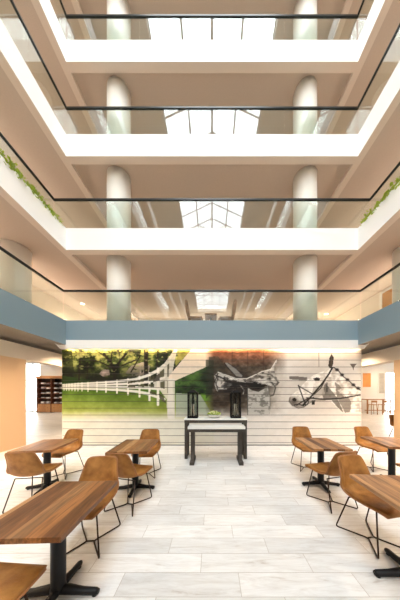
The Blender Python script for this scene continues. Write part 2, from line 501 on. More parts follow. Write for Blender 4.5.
# ------------------------------------------------------------------ railings: frameless glass, dark handrail
ordw = {0: 'lowest blue', 1: 'second', 2: 'third', 3: 'top visible', 4: 'highest'}
RT = {0: 0.16, 1: 0.16, 2: 0.12, 3: 0.12}
names_lv = ['lowest gallery above the blue band', 'planted gallery above the lowest one', 'gallery above the planted one', 'highest gallery in view']
for i in range(4):
    zt = LEV[i][1]
    xo = XF + (0.47 if i == 1 else (0.22 if i == 0 else 0.10))
    yo = YF + 0.15 if i else YF + 0.19
    hr = 0.95 if i else 0.93
    zr = zt + hr
    base = zt - 0.02 if i in (0, 1) else zt
    # back
    t = empty('glass_railing', (0, yo, zt))
    tag(t, 'back glass railing with black handrail on the ' + names_lv[i], 'railing')
    n = 4; wd = 2*xo/n
    for k in range(n):
        MB().box(-xo + k*wd + 0.006, -xo + (k+1)*wd - 0.006, -0.006, 0.006, 0.0, hr).build('glass_panel', M_glass, t)
    MB().box(-xo-0.025, xo+0.025, -0.025, 0.025, hr, hr+0.05, 0.008).build('handrail', M_rail, t)
    for sx, nm in ((-1, 'left'), (1, 'right')):
        t = empty('glass_railing', (sx*xo, yo, base))
        tag(t, nm + ' side glass railing with black handrail on the ' + names_lv[i], 'railing')
        hb = zr - base
        y = -0.03
        for k in range(10):
            ln = 1.15 if k == 0 else 1.35
            MB().box(-0.006, 0.006, y-ln+0.012, y, 0.0, hb).build('glass_panel', M_glass, t)
            y -= ln
        MB().box(-0.025, 0.025, y, -0.026, hb, hb+0.05, 0.008).build('handrail', M_rail, t)

# planters with trailing greenery on the second gallery
for sx, nm in ((-1, 'left'), (1, 'right')):
    rng = random.Random(11 + sx)
    mb = MB()
    zt = LEV[1][1]
    for k in range(5200):
        y = rng.uniform(-6.0, 5.38)
        clump = mnoise.noise(Vector((y*2.4, sx*3.0, 0))) * 0.5 + 0.5
        d = max(0.0, 1.0 - max(0, y-4.9)*0.9)
        h = (0.05 + 0.20*clump) * (0.35 + 0.65*d)
        x = sx*(XF + rng.uniform(0.0, 0.16))
        z = zt + rng.uniform(0.0, 1.0)*h
        if rng.random() < 0.14: x = sx*(XF - rng.uniform(0.005, 0.03)); z = zt - rng.uniform(0, .07)
        s = rng.uniform(0.035, 0.08)
        a = rng.uniform(0, 2*PI); tl = rng.uniform(-1.0, 1.0)
        dx, dy = math.cos(a)*s, math.sin(a)*s
        up = s*tl
        p = Vector((x, y, z)); q = Vector((dx, dy, up)); n_ = Vector((-dy, dx, s*0.3))*0.38
        vs = [mb.bm.verts.new(v) for v in (p, p+q*0.5+n_, p+q, p+q*0.5-n_)]
        mb.bm.faces.new(vs)
    t = mb.build('trailing_greenery', M_leaf)
    tag(t, 'yellow green trailing leaves along the %s edge of the second gallery' % nm, 'plants', kind='stuff')

# ------------------------------------------------------------------ mural on planks
YM = 5.67
KM = YM / F
struct(MB().box(-4.47, 4.46, YM+0.02, YM+0.12, 0, 2.97).build('wall_divider', mat('dark_plank_gap', (0.07, 0.06, 0.05), 0.9)), 'partition wall carrying the mural')
GW, GH = 0.5, 0.5      # sample pitch in photo pixels

def mural_image():
    x0, x1, y0, y1 = 62.0, 361.5, 345.0, 446.0
    xs = np.arange(x0, x1 + 0.01, GW); ys = np.arange(y0, y1 + 0.01, GH)
    X, Y = np.meshgrid(xs, ys)
    H, W = X.shape
    rs = np.random.RandomState(5)
    def fbm(sx, sy, seed, oct=4):
        r = np.random.RandomState(seed); out = np.zeros_like(X); amp = 1.0; tot = 0
        for o in range(oct):
            gx = (X - x0)/sx*(2**o); gy = (Y - y0)/sy*(2**o)
            nx = int(gx.max())+3; ny = int(gy.max())+3
            g = r.rand(ny, nx)
            ix = gx.astype(int); iy = gy.astype(int); fx = gx-ix; fy = gy-iy
            fx = fx*fx*(3-2*fx); fy = fy*fy*(3-2*fy)
            v = (g[iy, ix]*(1-fx)+g[iy, ix+1]*fx)*(1-fy)+(g[iy+1, ix]*(1-fx)+g[iy+1, ix+1]*fx)*fy
            out += v*amp; tot += amp; amp *= 0.6
        return out/tot
    def inside(poly):
        m = np.zeros(X.shape, bool); n = len(poly); j = n-1
        for i in range(n):
            xi, yi = poly[i]; xj, yj = poly[j]
            c = ((yi > Y) != (yj > Y)) & (X < (xj-xi)*(Y-yi)/((yj-yi) if yj != yi else 1e-9)+xi)
            m ^= c; j = i
        return m
    def dist(pl):
        d = np.full(X.shape, 1e9)
        for (ax, ay), (bx, by) in zip(pl, pl[1:]):
            vx, vy = bx-ax, by-ay; L = vx*vx+vy*vy+1e-9
            t = np.clip(((X-ax)*vx+(Y-ay)*vy)/L, 0, 1)
            d = np.minimum(d, np.hypot(X-(ax+t*vx), Y-(ay+t*vy)))
        return d
    img = np.zeros(X.shape+(3,)); img[:] = (230, 228, 224)
    def put(mask, col, a=1.0):
        m = (np.clip(mask.astype(float), 0, 1)*a)[..., None]
        c = np.asarray(col, float)
        img[:] = img*(1-m)+c*m
    def line(pl, wd, col, a=1.0, soft=0.5):
        put(np.clip((wd/2+soft/2-dist(pl))/soft, 0, 1), col, a)
    def poly(pl, col, a=1.0): put(inside(pl), col, a)
    def P(o, s, pts): return [(o[0]+p[0]/s, o[1]+p[1]/s) for p in pts]
    n1 = fbm(9, 7, 1, 5); n2 = fbm(4, 3, 2, 4); n3 = fbm(26, 18, 3, 4)
    # ---- plank wood tone, right side
    g = np.clip((X-270)/20, 0, 1)
    put(np.ones_like(X), (224, 221, 216), 0.6)
    put(np.clip((n3-0.45)*2, 0, 1)*np.ones_like(X), (200, 188, 174), 0.35)
    # ---- left landscape
    L = X < 214
    trees = L & (Y < 391)
    col = np.zeros_like(img)
    t = np.clip((n1-0.30)/0.42, 0, 1)
    dk = np.array((14, 20, 8.)); md = np.array((74, 88, 36.)); lt = np.array((206, 204, 124.))
    col = np.where(t[..., None] < 0.5, dk+(md-dk)*(t[..., None]*2), md+(lt-md)*((t[..., None]-0.5)*2))
    m = trees.astype(float)[..., None]; img[:] = img*(1-m)+col*m
    put(trees & (Y < 358) & (n2 > 0.5), (226, 224, 150), 0.6)
    put(inside([(99,374),(103,369),(109,370),(110,375),(104,377)]), (226, 200, 190), 0.9)
    put(inside([(126,372),(131,366),(143,362),(150,366),(148,376),(136,380),(128,378)]) & (n2 > 0.38), (232, 208, 196), 0.85)
    put(inside([(62,352),(72,350),(74,372),(62,376)]), (34, 44, 20), 0.6)
    put(inside([(62,376),(80,378),(96,381),(96,385),(62,384)]), (60, 110, 30), 0.7)
    put(inside([(90,378),(136,376),(136,382),(90,385)]), (38, 40, 22), 0.75)
    for pl, wd in (([(115,380),(114,370),(110,362),(104,354)],2.6), ([(114,371),(120,361),(126,354)],2.0), ([(113,368),(100,362),(90,360)],1.2), ([(116,368),(126,364),(136,360)],1.3),
                   ([(111,362),(112,352)],1.2), ([(120,361),(119,352)],1.0), ([(104,356),(96,350)],1.0), ([(146,384),(146,350)],4.0), ([(131,372),(140,356)],1.2), ([(157,366),(158,350)],1.5), ([(79,380),(80,356)],1.6), ([(87,380),(88,362)],1.0)):
        line(pl, wd, (40, 26, 20), 0.9)
    put(np.clip((n2-0.60)*8, 0, 1)*(trees & (Y < 372)), (214, 214, 140), 0.75)
    put(trees*np.clip((Y-362)/12, 0, 1)*np.clip((n1-0.2)*3, 0, 1), (22, 28, 14), 0.55)
    # grass
    gm = L & (Y > 387)
    gy = np.clip((Y-388)/26, 0, 1)[..., None]
    gcol = np.array((78, 112, 26.))*(1-gy)+np.array((176, 182, 100.))*gy + ((n1-0.5)*50)[..., None]
    m = gm.astype(float)[..., None]; img[:] = img*(1-m)+gcol*m
    # fence: rails and posts in perspective
    top = [(62,384.6),(82,383.2),(104,382),(120,380.6),(136,378.6),(148,374.5),(158,369),(167,361),(174,350)]
    bot = [(62,389.6),(82,390.2),(104,391.2),(120,392.4),(136,394.6),(148,398.5),(158,404),(168,411),(176,418)]
    def at(pl, x):
        for (ax, ay), (bx, by) in zip(pl, pl[1:]):
            if ax <= x <= bx: return ay+(by-ay)*(x-ax)/(bx-ax)
        return pl[-1][1]
    put(inside(top[:5]+bot[:5][::-1]), (70, 74, 44), 0.45)
    for fr in (0.04, 0.30, 0.56, 0.80):
        pl = [(x, at(top, x)+(at(bot, x)-at(top, x))*fr) for x in range(62, 166, 3)]
        d = dist(pl); wdt = 0.9+np.clip((X-62)/100, 0, 1)*2.2
        put(np.clip((wdt/2+0.3-d)/0.5, 0, 1), (238, 234, 226), 0.95)
    for x in (64,66.5,69,72,75,78,82,88,97,106,117,128,139.5,149.5,158):
        wd = 0.6+(x-62)/100*1.9
        line([(x, at(top, x)-0.4), (x, at(bot, x)+0.8)], wd, (240, 236, 228), 0.95)
    # big sweeping rail and diagonal boards in the middle
    O2, s2 = (126, 345), 4.444
    poly(P(O2, s2, [(215,20),(228,20),(215,75),(205,130),(215,330),(185,330),(180,240),(150,200),(120,190),(120,170),(150,110)]), (226, 220, 208), 0.9)
    poly(P(O2, s2, [(120,165),(150,158),(150,125),(120,145)]), (70, 66, 56), 0.8)
    for q in ([(100,140),(125,136),(125,158),(100,162)], [(100,175),(125,172),(125,188),(100,186)], [(150,120),(170,104),(170,140),(150,146)], [(152,165),(172,160),(172,195),(152,190)], [(54,155),(80,150),(80,162),(54,166)], [(54,177),(80,175),(80,187),(54,186)], [(8,162),(40,157),(40,167),(8,172)], [(8,180),(40,178),(40,189),(8,188)],
              [(105,205),(130,208),(140,225),(105,216)], [(145,215),(165,225),(180,262),(150,240)], [(183,90),(192,80),(190,140),(183,140)], [(183,160),(192,158),(190,215),(183,215)]):
        poly(P(O2, s2, q), (86, 82, 60), 0.8)
    poly(P(O2, s2, [(240,20),(290,20),(222,92),(218,80)]), (176, 168, 92), 0.85)
    poly(P(O2, s2, [(290,20),(400,20),(400,80),(215,160),(190,168),(190,140),(222,100)]), (236, 222, 206), 0.95)
    dg = inside(P(O2, s2, [(215,160),(400,78),(400,225),(330,218),(220,214)])); 
    col = np.array((30, 46, 22.)) + np.clip((n1-0.35)*2.2, 0, 1)[..., None]*np.array((66, 84, 40.))
    img[:] = np.where(dg[..., None], col, img)
    poly(P(O2, s2, [(330,216),(400,222),(400,258),(350,248)]), (120, 162, 62), 0.9)
    poly(P(O2, s2, [(220,214),(330,220),(372,290),(372,320),(220,320)]), (176, 184, 176), 0.85)
    poly(P(O2, s2, [(186,150),(216,150),(216,330),(186,330)]), (226, 222, 212), 0.9)
    # bottom fade of the landscape
    f = np.clip((Y-410)/10, 0, 1)*(X < 220)
    put(f, (226, 224, 217), 0.95)
    # ---- saddle panel
    O3, s3 = (206, 345), 5.0
    a = np.clip((X-205)/9, 0, 1)*np.clip((288-X)/22, 0, 1)
    yy = np.clip((Y-350)/66, 0, 1)
    dkbg = np.zeros_like(img); 
    c1 = np.array((158, 104, 76.)); c2 = np.array((84, 72, 60.)); c3 = np.array((120, 118, 106.))
    k = np.clip((Y-350)/18, 0, 1)[..., None]
    dkbg = c1*(1-k)+c2*k
    k2 = np.clip((X-238)/40, 0, 1)[..., None]*np.clip((Y-366)/10, 0, 1)[..., None]
    dkbg = dkbg*(1-k2)+np.array((176, 168, 156.))*k2
    dkbg += ((n2-0.5)*80)[..., None]
    fade = np.clip((418-Y)/12, 0, 1)
    m = (a*fade)[..., None]; img[:] = img*(1-m)+dkbg*m
    put(inside(P(O3, s3, [(15,60),(60,55),(95,100),(100,140),(40,140),(30,240),(5,250)])), (62, 60, 46), 0.55)
    put(inside(P(O3, s3, [(0,75),(40,75),(38,150),(30,240),(0,270)])), (34, 44, 26), 0.5)
    for xx in (131, 208, 288): line(P(O3, s3, [(xx,25),(xx,125)]), 0.7, (84, 60, 48), 0.7)
    put(np.clip(1-np.hypot((X-246)/34, (Y-386)/16), 0, 1)*1.6, (40, 34, 30), 0.7)
    # saddle body
    poly(P(O3, s3, [(42,150),(60,135),(95,152),(150,172),(205,170),(280,135),(322,122),(352,76),(356,82),(340,112),(345,150),(368,188),(350,210),(300,198),(235,190),(130,184),(80,180),(60,235),(46,220)]), (196, 192, 184))
    poly(P(O3, s3, [(120,188),(340,186),(300,205),(262,222),(232,214),(200,196),(150,215),(120,205)]), (34, 30, 28))
    poly(P(O3, s3, [(92,90),(110,90),(150,118),(184,152),(176,164),(150,158),(108,112)]), (150, 146, 140))
    line(P(O3, s3, [(92,90),(108,112),(150,158),(178,164)]), 1.0, (36, 32, 30))
    line(P(O3, s3, [(110,90),(150,118),(186,154)]), 0.7, (60, 54, 50))
    poly(P(O3, s3, [(48,186),(75,180),(130,190),(135,212),(100,222),(60,222)]), (206, 202, 196))
    line(P(O3, s3, [(45,150),(70,160),(110,180),(180,186),(250,184),(320,168)]), 1.2, (40, 36, 34))
    line(P(O3, s3, [(60,140),(45,180),(62,232),(110,236),(200,238)]), 1.0, (50, 46, 42))
    poly(P(O3, s3, [(120,205),(200,198),(208,240),(160,236),(120,232)]), (70, 64, 60))
    poly(P(O3, s3, [(208,215),(235,228),(262,230),(308,204),(322,260),(318,345),(208,352)]), (198, 196, 190), 0.95)
    put(inside(P(O3, s3, [(215,240),(315,235),(315,330),(212,335)])) & (n2 > 0.55), (140, 138, 132), 0.6)
    line(P(O3, s3, [(208,215),(208,350)]), 0.7, (60, 58, 54), 0.8)
    line(P(O3, s3, [(310,205),(320,260),(320,320)]), 0.6, (90, 86, 80), 0.8)
    line(P(O3, s3, [(228,225),(262,232),(306,208)]), 0.9, (60, 54, 50), 0.9)
    line(P(O3, s3, [(330,190),(348,212),(338,250),(322,255)]), 1.0, (60, 56, 50), 0.8)
    line(P(O3, s3, [(280,140),(330,150),(360,185)]), 0.8, (90, 84, 78), 0.9)
    poly(P(O3, s3, [(200,172),(270,150),(300,160),(240,178)]), (110, 104, 98), 0.8)
    line(P(O3, s3, [(60,160),(50,200),(66,215)]), 0.8, (80, 74, 70), 0.9)
    line(P(O3, s3, [(170,200),(190,225),(186,245)]), 0.9, (210, 206, 200), 0.8)
    put(np.clip(1-np.hypot((X-(206+22))/9, (Y-(345+50))/6), 0, 1), (60, 56, 50), 0.3)
    # leather shading on the saddle
    sb = inside(P(O3, s3, [(42,150),(60,135),(95,152),(150,172),(205,170),(280,135),(322,122),(352,76),(356,82),(340,112),(345,150),(368,188),(350,210),(300,198),(235,190),(130,184),(80,180),(60,235),(46,220)]))
    put(sb*np.clip((n2-0.45)*5, 0, 1), (60, 54, 50), 0.75)
    put(sb*np.clip((n1-0.55)*6, 0, 1), (238, 236, 230), 0.8)
    put(inside(P(O3, s3, [(40,150),(200,170),(208,240),(60,238)]))*np.clip((n2-0.42)*6, 0, 1), (34, 30, 28), 0.8)
    put(inside(P(O3, s3, [(208,215),(262,230),(308,204),(322,260),(318,345),(208,352)]))*np.clip((n2-0.5)*5, 0, 1), (112, 110, 104), 0.6)
    line(P(O3, s3, [(322,126),(352,76)]), 1.0, (228, 222, 214))
    line(P(O3, s3, [(60,136),(100,150),(150,168),(205,168),(280,133),(322,122)]), 0.8, (240, 238, 232))
    # ---- horse
    O4, s4 = (282, 345), 4.762
    head = P(O4, s4, [(240,102),(205,122),(150,142),(118,168),(74,216),(36,246),(34,268),(50,288),(78,302),(104,296),(128,278),(160,262),(205,262),(240,275),(285,322),(374,322),(374,214),(300,152),(262,116)])
    put(np.clip(1-np.hypot((X-318)/44, (Y-390)/34), 0, 1), (186, 178, 168), 0.75)
    poly(head, (244, 241, 236))
    hm = inside(head)
    put(hm*np.clip((n2-0.42)*3, 0, 1), (176, 168, 158), 0.55)
    put(hm*np.clip((Y-(345+236/4.762))/10, 0, 1)*(X < 325), (120, 112, 104), 0.55)
    put(hm*np.clip(1-np.hypot((X-(282+56/4.762))/6, (Y-(345+270/4.762))/7), 0, 1), (84, 76, 70), 0.8)
    put(hm*np.clip(1-np.hypot((X-(282+196/4.762))/7, (Y-(345+215/4.762))/8), 0, 1), (130, 122, 114), 0.7)
    neck = inside(P(O4, s4, [(240,105),(300,152),(374,214),(374,322),(290,322),(240,275),(215,220),(215,150)]))
    put(neck*np.clip((n2-0.35)*2, 0, 1), (176, 168, 158), 0.6)
    poly(P(O4, s4, [(205,180),(222,200),(262,250),(285,300),(292,325),(262,295),(235,262),(200,262),(190,235)]), (84, 78, 72), 0.6)
    put(inside(P(O4, s4, [(250,175),(272,190),(330,270),(325,320),(300,322),(262,250)])) & (n1 > 0.42), (128, 120, 112), 0.7)
    poly(P(O4, s4, [(150,200),(195,190),(205,235),(160,255),(140,240)]), (186, 180, 172), 0.8)
    for i, (pl, wd) in enumerate((([(34,268),(50,288),(78,302),(104,296),(128,278),(160,262),(205,262)], 0.8),)):
        line(P(O4, s4, pl), wd, (120, 112, 104), 0.8)
    line(P(O4, s4, [(246,106),(268,122),(292,150),(318,170),(345,195),(372,214)]), 1.1, (70, 64, 60), 0.9)
    for q in ((262,118),(286,142),(312,166),(340,190),(362,206)):
        put(np.clip(1.6-np.hypot((X-(282+q[0]/s4))/1.6, (Y-(345+q[1]/s4))/1.3), 0, 1), (44, 38, 36), 0.9)
    # ear
    poly(P(O4, s4, [(228,112),(220,100),(226,62),(236,42),(246,58),(244,88),(236,110)]), (74, 66, 60))
    line(P(O4, s4, [(236,52),(234,104)]), 0.6, (120, 108, 98), 0.7)
    # eye, nostril, mouth
    poly(P(O4, s4, [(148,160),(165,154),(184,160),(176,170),(158,170)]), (50, 44, 42))
    poly(P(O4, s4, [(48,256),(60,250),(70,258),(66,270),(52,268)]), (38, 34, 32))
    line(P(O4, s4, [(58,286),(80,282),(104,290)]), 1.0, (44, 40, 38))
    line(P(O4, s4, [(38,252),(34,268),(50,288)]), 1.3, (120, 112, 106), 0.9)
    # bridle
    line(P(O4, s4, [(240,108),(222,140),(190,185),(150,232),(128,258),(100,286)]), 1.5, (24, 20, 18))
    line(P(O4, s4, [(215,150),(185,205),(150,238)]), 0.9, (60, 54, 50))
    line(P(O4, s4, [(78,192),(92,230),(108,275),(112,288)]), 1.1, (40, 36, 34))
    line(P(O4, s4, [(84,198),(115,216),(150,236)]), 0.9, (50, 46, 42))
    line(P(O4, s4, [(214,180),(214,222)]), 0.9, (40, 36, 34))
    line(P(O4, s4, [(118,252),(200,258),(280,254),(372,238)]), 1.2, (40, 36, 34))
    line(P(O4, s4, [(70,286),(110,262),(150,250)]), 1.2, (60, 54, 50))
    poly(P(O4, s4, [(142,262),(158,262),(156,284),(142,284)]), (40, 36, 34))
    line(P(O4, s4, [(90,270),(128,268),(120,284),(96,286)]), 0.8, (46, 42, 38))
    # loose details behind the horse
    poly(P(O4, s4, [(34,150),(60,148),(120,154),(118,168),(60,166),(36,162)]), (120, 112, 106), 0.85)
    line(P(O4, s4, [(175,38),(176,102)]), 0.5, (110, 102, 96), 0.8)
    poly(P(O4, s4, [(322,90),(356,90),(344,104),(340,122),(334,104)]), (110, 100, 92), 0.85)
    # fade towards the bottom
    f = np.clip((Y-412)/10, 0, 1)*(X > 220)
    put(f, (226, 222, 217), 0.9)
    # plain weathered boards with faint dark graining at plank foot
    put(np.clip((n3-0.5)*3, 0, 1)*(Y > 412), (212, 204, 192), 0.5)
    img[:] += ((n2-0.5)*10)[..., None]
    img = (np.clip(img, 0, 255)/255.0)**1.22
    return X, Y, np.where(img <= 0.04045, img/12.92, ((img+0.055)/1.055)**2.4)

def build_mural():
    X, Y, img = mural_image()
    H, W = X.shape
    ys = Y[:, 0]; xs = X[0]
    grooves = [353.2 - 6.87 + 6.87*i for i in range(16)]
    verts = []; faces = []; cols = []
    edges = [345.0] + [g for g in grooves if 345.0 < g < 445.0] + [444.9]
    for a, b in zip(edges, edges[1:]):
        a2, b2 = a + 0.24, b - 0.24
        rows = [a2] + [y for y in ys if a2 + 0.1 < y < b2 - 0.1] + [b2]
        base = len(verts)
        for r, y in enumerate(rows):
            j = min(H-1, max(0, int(round((y-ys[0])/GH))))
            for i2, x in enumerate(xs):
                verts.append(((x-212.0)*KM, YM, 1.6+(392.0-y)*KM)); cols.append(img[j, i2])
        n = len(rows)
        for r in range(n-1):
            for c in range(W-1):
                p = base+r*W+c
                faces.append((p+W, p+W+1, p+1, p))
    nf = len(verts)
    me = bpy.data.meshes.new('mural')
    me.from_pydata(verts, [], faces)
    ca = me.color_attributes.new('paint', 'FLOAT_COLOR', 'POINT')
    arr = np.ones((nf, 4), np.float32); arr[:, :3] = np.array(cols)
    ca.data.foreach_set('color', arr.ravel())
    m = mat('printed_planks', (0.8, 0.8, 0.8), 0.55, spec=0.3)
    at_ = m.node_tree.nodes.new('ShaderNodeAttribute'); at_.attribute_name = 'paint'
    m.node_tree.links.new(at_.outputs['Color'], m.node_tree.nodes['Principled BSDF'].inputs['Base Color'])
    me.materials.append(m)
    o = bpy.data.objects.new('mural', me); C.objects.link(o)
    sm = o.modifiers.new('board', 'SOLIDIFY'); sm.thickness = 0.012; sm.offset = -1
    return tag(o, 'wide plank wall mural of white fence, saddle and white horse in bridle', 'mural')
build_mural()

# warm strip lamp hidden in the cove, washing down the mural
led = MB().box(-4.3, 4.3, YF+0.105, YF+0.125, 2.90, 2.93).build('cove_light_strip', M_lampglow)
tag(led, 'warm light strip tucked behind the white cove over the mural', 'light')
area('cove_light', (0, YF+0.12, 2.88), (R(12), 0, 0), 8.6, 0.03, 11, WARM)

# ------------------------------------------------------------------ recessed downlights (ground floor sides, lowest gallery)
def downlight(loc, power, label, group, r=0.08, col=(1.0, 0.76, 0.52)):
    t = empty('recessed_downlight', loc)
    tag(t, label, 'ceiling light', group)
    MB().lathe([(r*1.25, 0.0), (r*1.25, -0.012), (r, -0.012), (r*0.97, 0.0)]).build('trim_ring', M_white, t)
    MB().cyl(0, 0, -0.006, -0.001, r*0.95).build('diffuser', M_lampglow, t)
    d = bpy.data.lights.new('downlight', 'SPOT'); d.energy = power; d.color = col; d.spot_size = R(150); d.spot_blend = 0.8; d.shadow_soft_size = 0.08
    lo = bpy.data.objects.new('downlight', d); lo.location = (0, 0, -0.03); lo.parent = t
    C.objects.link(lo)
    return t
for sx, nm in ((-1, 'left'), (1, 'right')):
    for y in (6.9, 3.5, 0.6, -2.6):  # out-of-view lamps added to brighten the pier and header beam
        downlight((sx*5.0, y, 3.10), (260 if y < 5 else 150), 'small round ceiling light added out of view under the %s gallery, beside the pier' % nm, 'added downlights under the %s gallery' % nm)
    for y in (7.8, 12.0):
        pass
    for k, (x, y) in enumerate(((9.2, 7.2), (9.2, 11.8), (13.0, 9.4), (13.0, 13.6))):
        downlight((sx*x, y, 4.10), (130 if sx < 0 else 190), 'round ceiling light in the lobby past the %s pier' % nm, 'lobby downlights past the %s pier' % nm)
    for y in ((9.1, 5.6) if sx < 0 else (10.3, 5.4)):
        downlight((sx*6.2, y, LEV[1][0]+0.10), 70, 'warm ceiling light glowing over the %s corridor of the lowest gallery' % nm, 'corridor lights over the %s side of the lowest gallery' % nm)

# unseen fill lights added along the gallery corridor walls to brighten the soffits
M_fill = emis('fill_glow', (1.0, 0.86, 0.70), 2.0)
TCOL = (1.0, 0.88, 0.76)
for k in range(4):
    zz = LEV[k][1] + 1.15
    for sx in (-1, 1):
        a, b = sorted((sx*XW, sx*(XW-0.12)))
        tr = struct(MB().box(a, b, -10.0, YW, zz, zz+0.10).build('trim_%d' % (7+k), M_lip))  # housing of the added fill light, no trim of the building
        a, b = sorted((sx*(XW-0.02), sx*(XW-0.10)))
        MB().box(a, b, -9.9, YW-0.1, zz+0.10, zz+0.11).build('strip', M_fill, tr)
        area('soffit_fill_light', (sx*(XW-0.20), 0.5, zz+0.15), (0, sx*R(125), 0), 0.08, 21.0, FILL_SIDE, TCOL)
    tr = struct(MB().box(-XW+0.13, XW-0.13, YW-0.12, YW, zz, zz+0.10).build('trim_%d' % (7+k), M_lip))  # same added fill housing across the far wall
    MB().box(-XW+0.2, XW-0.2, YW-0.10, YW-0.02, zz+0.10, zz+0.11).build('strip', M_fill, tr)
    area('soffit_fill_light', (0, YW-0.20, zz+0.15), (R(-125), 0, 0), 13.0, 0.08, FILL_BACK, TCOL)

# ------------------------------------------------------------------ dining tables
def make_table():
    t = empty('dining_table')
    MB().box(-0.29, 0.29, -0.365, 0.365, 0.697, 0.732, 0.004).build('tabletop', M_table, t)
    MB().lathe([(0.055, 0.06), (0.05, 0.09), (0.05, 0.68), (0.06, 0.684)]).build('pedestal', M_black, t)
    MB().box(-0.16, 0.16, -0.16, 0.16, 0.682, 0.6965, 0.003).build('mounting_plate', M_black, t)
    for k in range(4):
        mb = MB()
        Ln = 0.31 if k % 2 == 0 else 0.27
        pts = [(0.0, 0, 0.058), (0.08, 0, 0.052), (Ln*0.6, 0, 0.036), (Ln-0.02, 0, 0.028), (Ln, 0, 0.026)]
        mb.tube(pts, [0.036, 0.034, 0.027, 0.025, 0.018], 10)
        mb.cyl(Ln-0.03, 0, 0.0, 0.02, 0.02, n=12)
        mb.xf(Matrix.Rotation(PI/2*k, 4, 'Z'))
        mb.build('foot', M_black, t)
    return t
tables = [
    (-1.205, 1.49, 2, 'nearest wooden dining table on the left with striped walnut planks'),
    (-1.26, 3.13, 3, 'small wooden dining table on the left, in line behind the nearest one'),
    (-2.74, 3.16, 8, 'outer left dining table between two tan chairs beside the peach pier'),
    (1.72, 1.63, -4, 'nearest wooden dining table at the right edge with walnut planks'),
    (1.86, 3.25, -3, 'small wooden dining table on the right, nearest the console table'),
    (3.15, 3.33, -8, 'outer right dining table at the picture edge, near the right pier'),
]
T0 = make_table()
for i, (x, y, a, lab) in enumerate(tables):
    t = T0 if i == 0 else copy_tree(T0)
    t.location = (x, y, 0); t.rotation_euler = (0, 0, R(a))
    tag(t, lab, 'table', 'wooden dining tables with black pedestals')

# ------------------------------------------------------------------ tan shell chairs on wire bases
def make_shell():
    prof = [(-0.285, 0.425), (-0.265, 0.448), (-0.22, 0.456), (-0.12, 0.449), (0.0, 0.438), (0.09, 0.434), (0.155, 0.445), (0.195, 0.478),
            (0.220, 0.528), (0.240, 0.59), (0.257, 0.66), (0.272, 0.73), (0.282, 0.775), (0.287, 0.802), (0.289, 0.815)]
    half = [0.170, 0.203, 0.218, 0.226, 0.230, 0.231, 0.229, 0.224, 0.216, 0.206, 0.195, 0.184, 0.175, 0.160, 0.128]
    lift = [0.0, 0.002, 0.004, 0.010, 0.022, 0.040, 0.058, 0.062, 0.048, 0.028, 0.012, 0.004, 0.0, 0.0, 0.0]
    fwd  = [0.0, 0.0, 0.0, 0.0, 0.0, 0.002, 0.012, 0.030, 0.050, 0.060, 0.058, 0.045, 0.034, 0.026, 0.018]
    # denser along v by linear-cubic interpolation
    def cr(a, t):
        i = min(int(t), len(a)-2); f = t-i
        g = lambda k: a[max(0, min(len(a)-1, k))]
        p0, p1, p2, p3 = g(i-1), g(i), g(i+1), g(i+2)
        return 0.5*((2*p1)+(-p0+p2)*f+(2*p0-5*p1+4*p2-p3)*f*f+(-p0+3*p1-3*p2+p3)*f**3)
    nv, nu = 40, 22
    py = [p[0] for p in prof]; pz = [p[1] for p in prof]
    bm = bmesh.new(); grid = []
    for j in range(nv+1):
        t = j/nv*(len(prof)-1)
        y, z, h, lf, fw = cr(py, t), cr(pz, t), cr(half, t), cr(lift, t), cr(fwd, t)
        row = []
        for i in range(nu+1):
            u = -1+2*i/nu
            s = abs(u)**2.6
            # round the two ends of the outline
            endr = 1.0
            row.append(bm.verts.new((u*h, y - fw*s, z + lf*s)))
        grid.append(row)
    for j in range(nv):
        for i in range(nu):
            f = bm.faces.new([grid[j][i], grid[j][i+1], grid[j+1][i+1], grid[j+1][i]]); f.smooth = True
    bmesh.ops.recalc_face_normals(bm, faces=bm.faces)
    bmesh.ops.solidify(bm, geom=bm.faces[:], thickness=0.022)
    for f in bm.faces: f.smooth = True
    rim = [grid[0][i].co.copy() for i in range(nu+1)] + [grid[j][nu].co.copy() for j in range(1, nv+1)] + [grid[nv][i].co.copy() for i in range(nu-1, -1, -1)] + [grid[j][0].co.copy() for j in range(nv-1, 0, -1)]
    m = MB(); m.bm.free(); m.bm = bm
    return m, rim
def make_chair():
    t = empty('dining_chair')
    shell, rim = make_shell()
    s = shell.build('seat_shell', M_leather, t)
    b = MB(); b.tube(rim, 0.0075, 6, closed=True); b.build('piping', mat('stitched_edge', (0.30, 0.12, 0.035), 0.5), s)
    wr = 0.0075
    for sx in (-1, 1):
        pts = [(sx*0.15, -0.17, 0.435), (sx*0.21, -0.235, 0.0075), (sx*0.035, 0.0, 0.0075), (sx*0.22, 0.235, 0.0075), (sx*0.17, 0.11, 0.41)]
        mb = MB(); mb.tube(fillet(pts, 0.03), wr, 8)
        mb.build('sled_leg', M_wire, t)
    mb = MB()
    mb.tube([(-0.037, 0, 0.010), (0.037, 0, 0.010)], wr, 8)
    mb.build('crossbar', M_wire, t)
    mb = MB()
    mb.tube([(-0.15, -0.17, 0.433), (0.15, -0.17, 0.433)], wr, 8); mb.tube([(-0.17, 0.11, 0.408), (0.17, 0.11, 0.408)], wr, 8)
    mb.build('seat_support', M_wire, t)
    return t
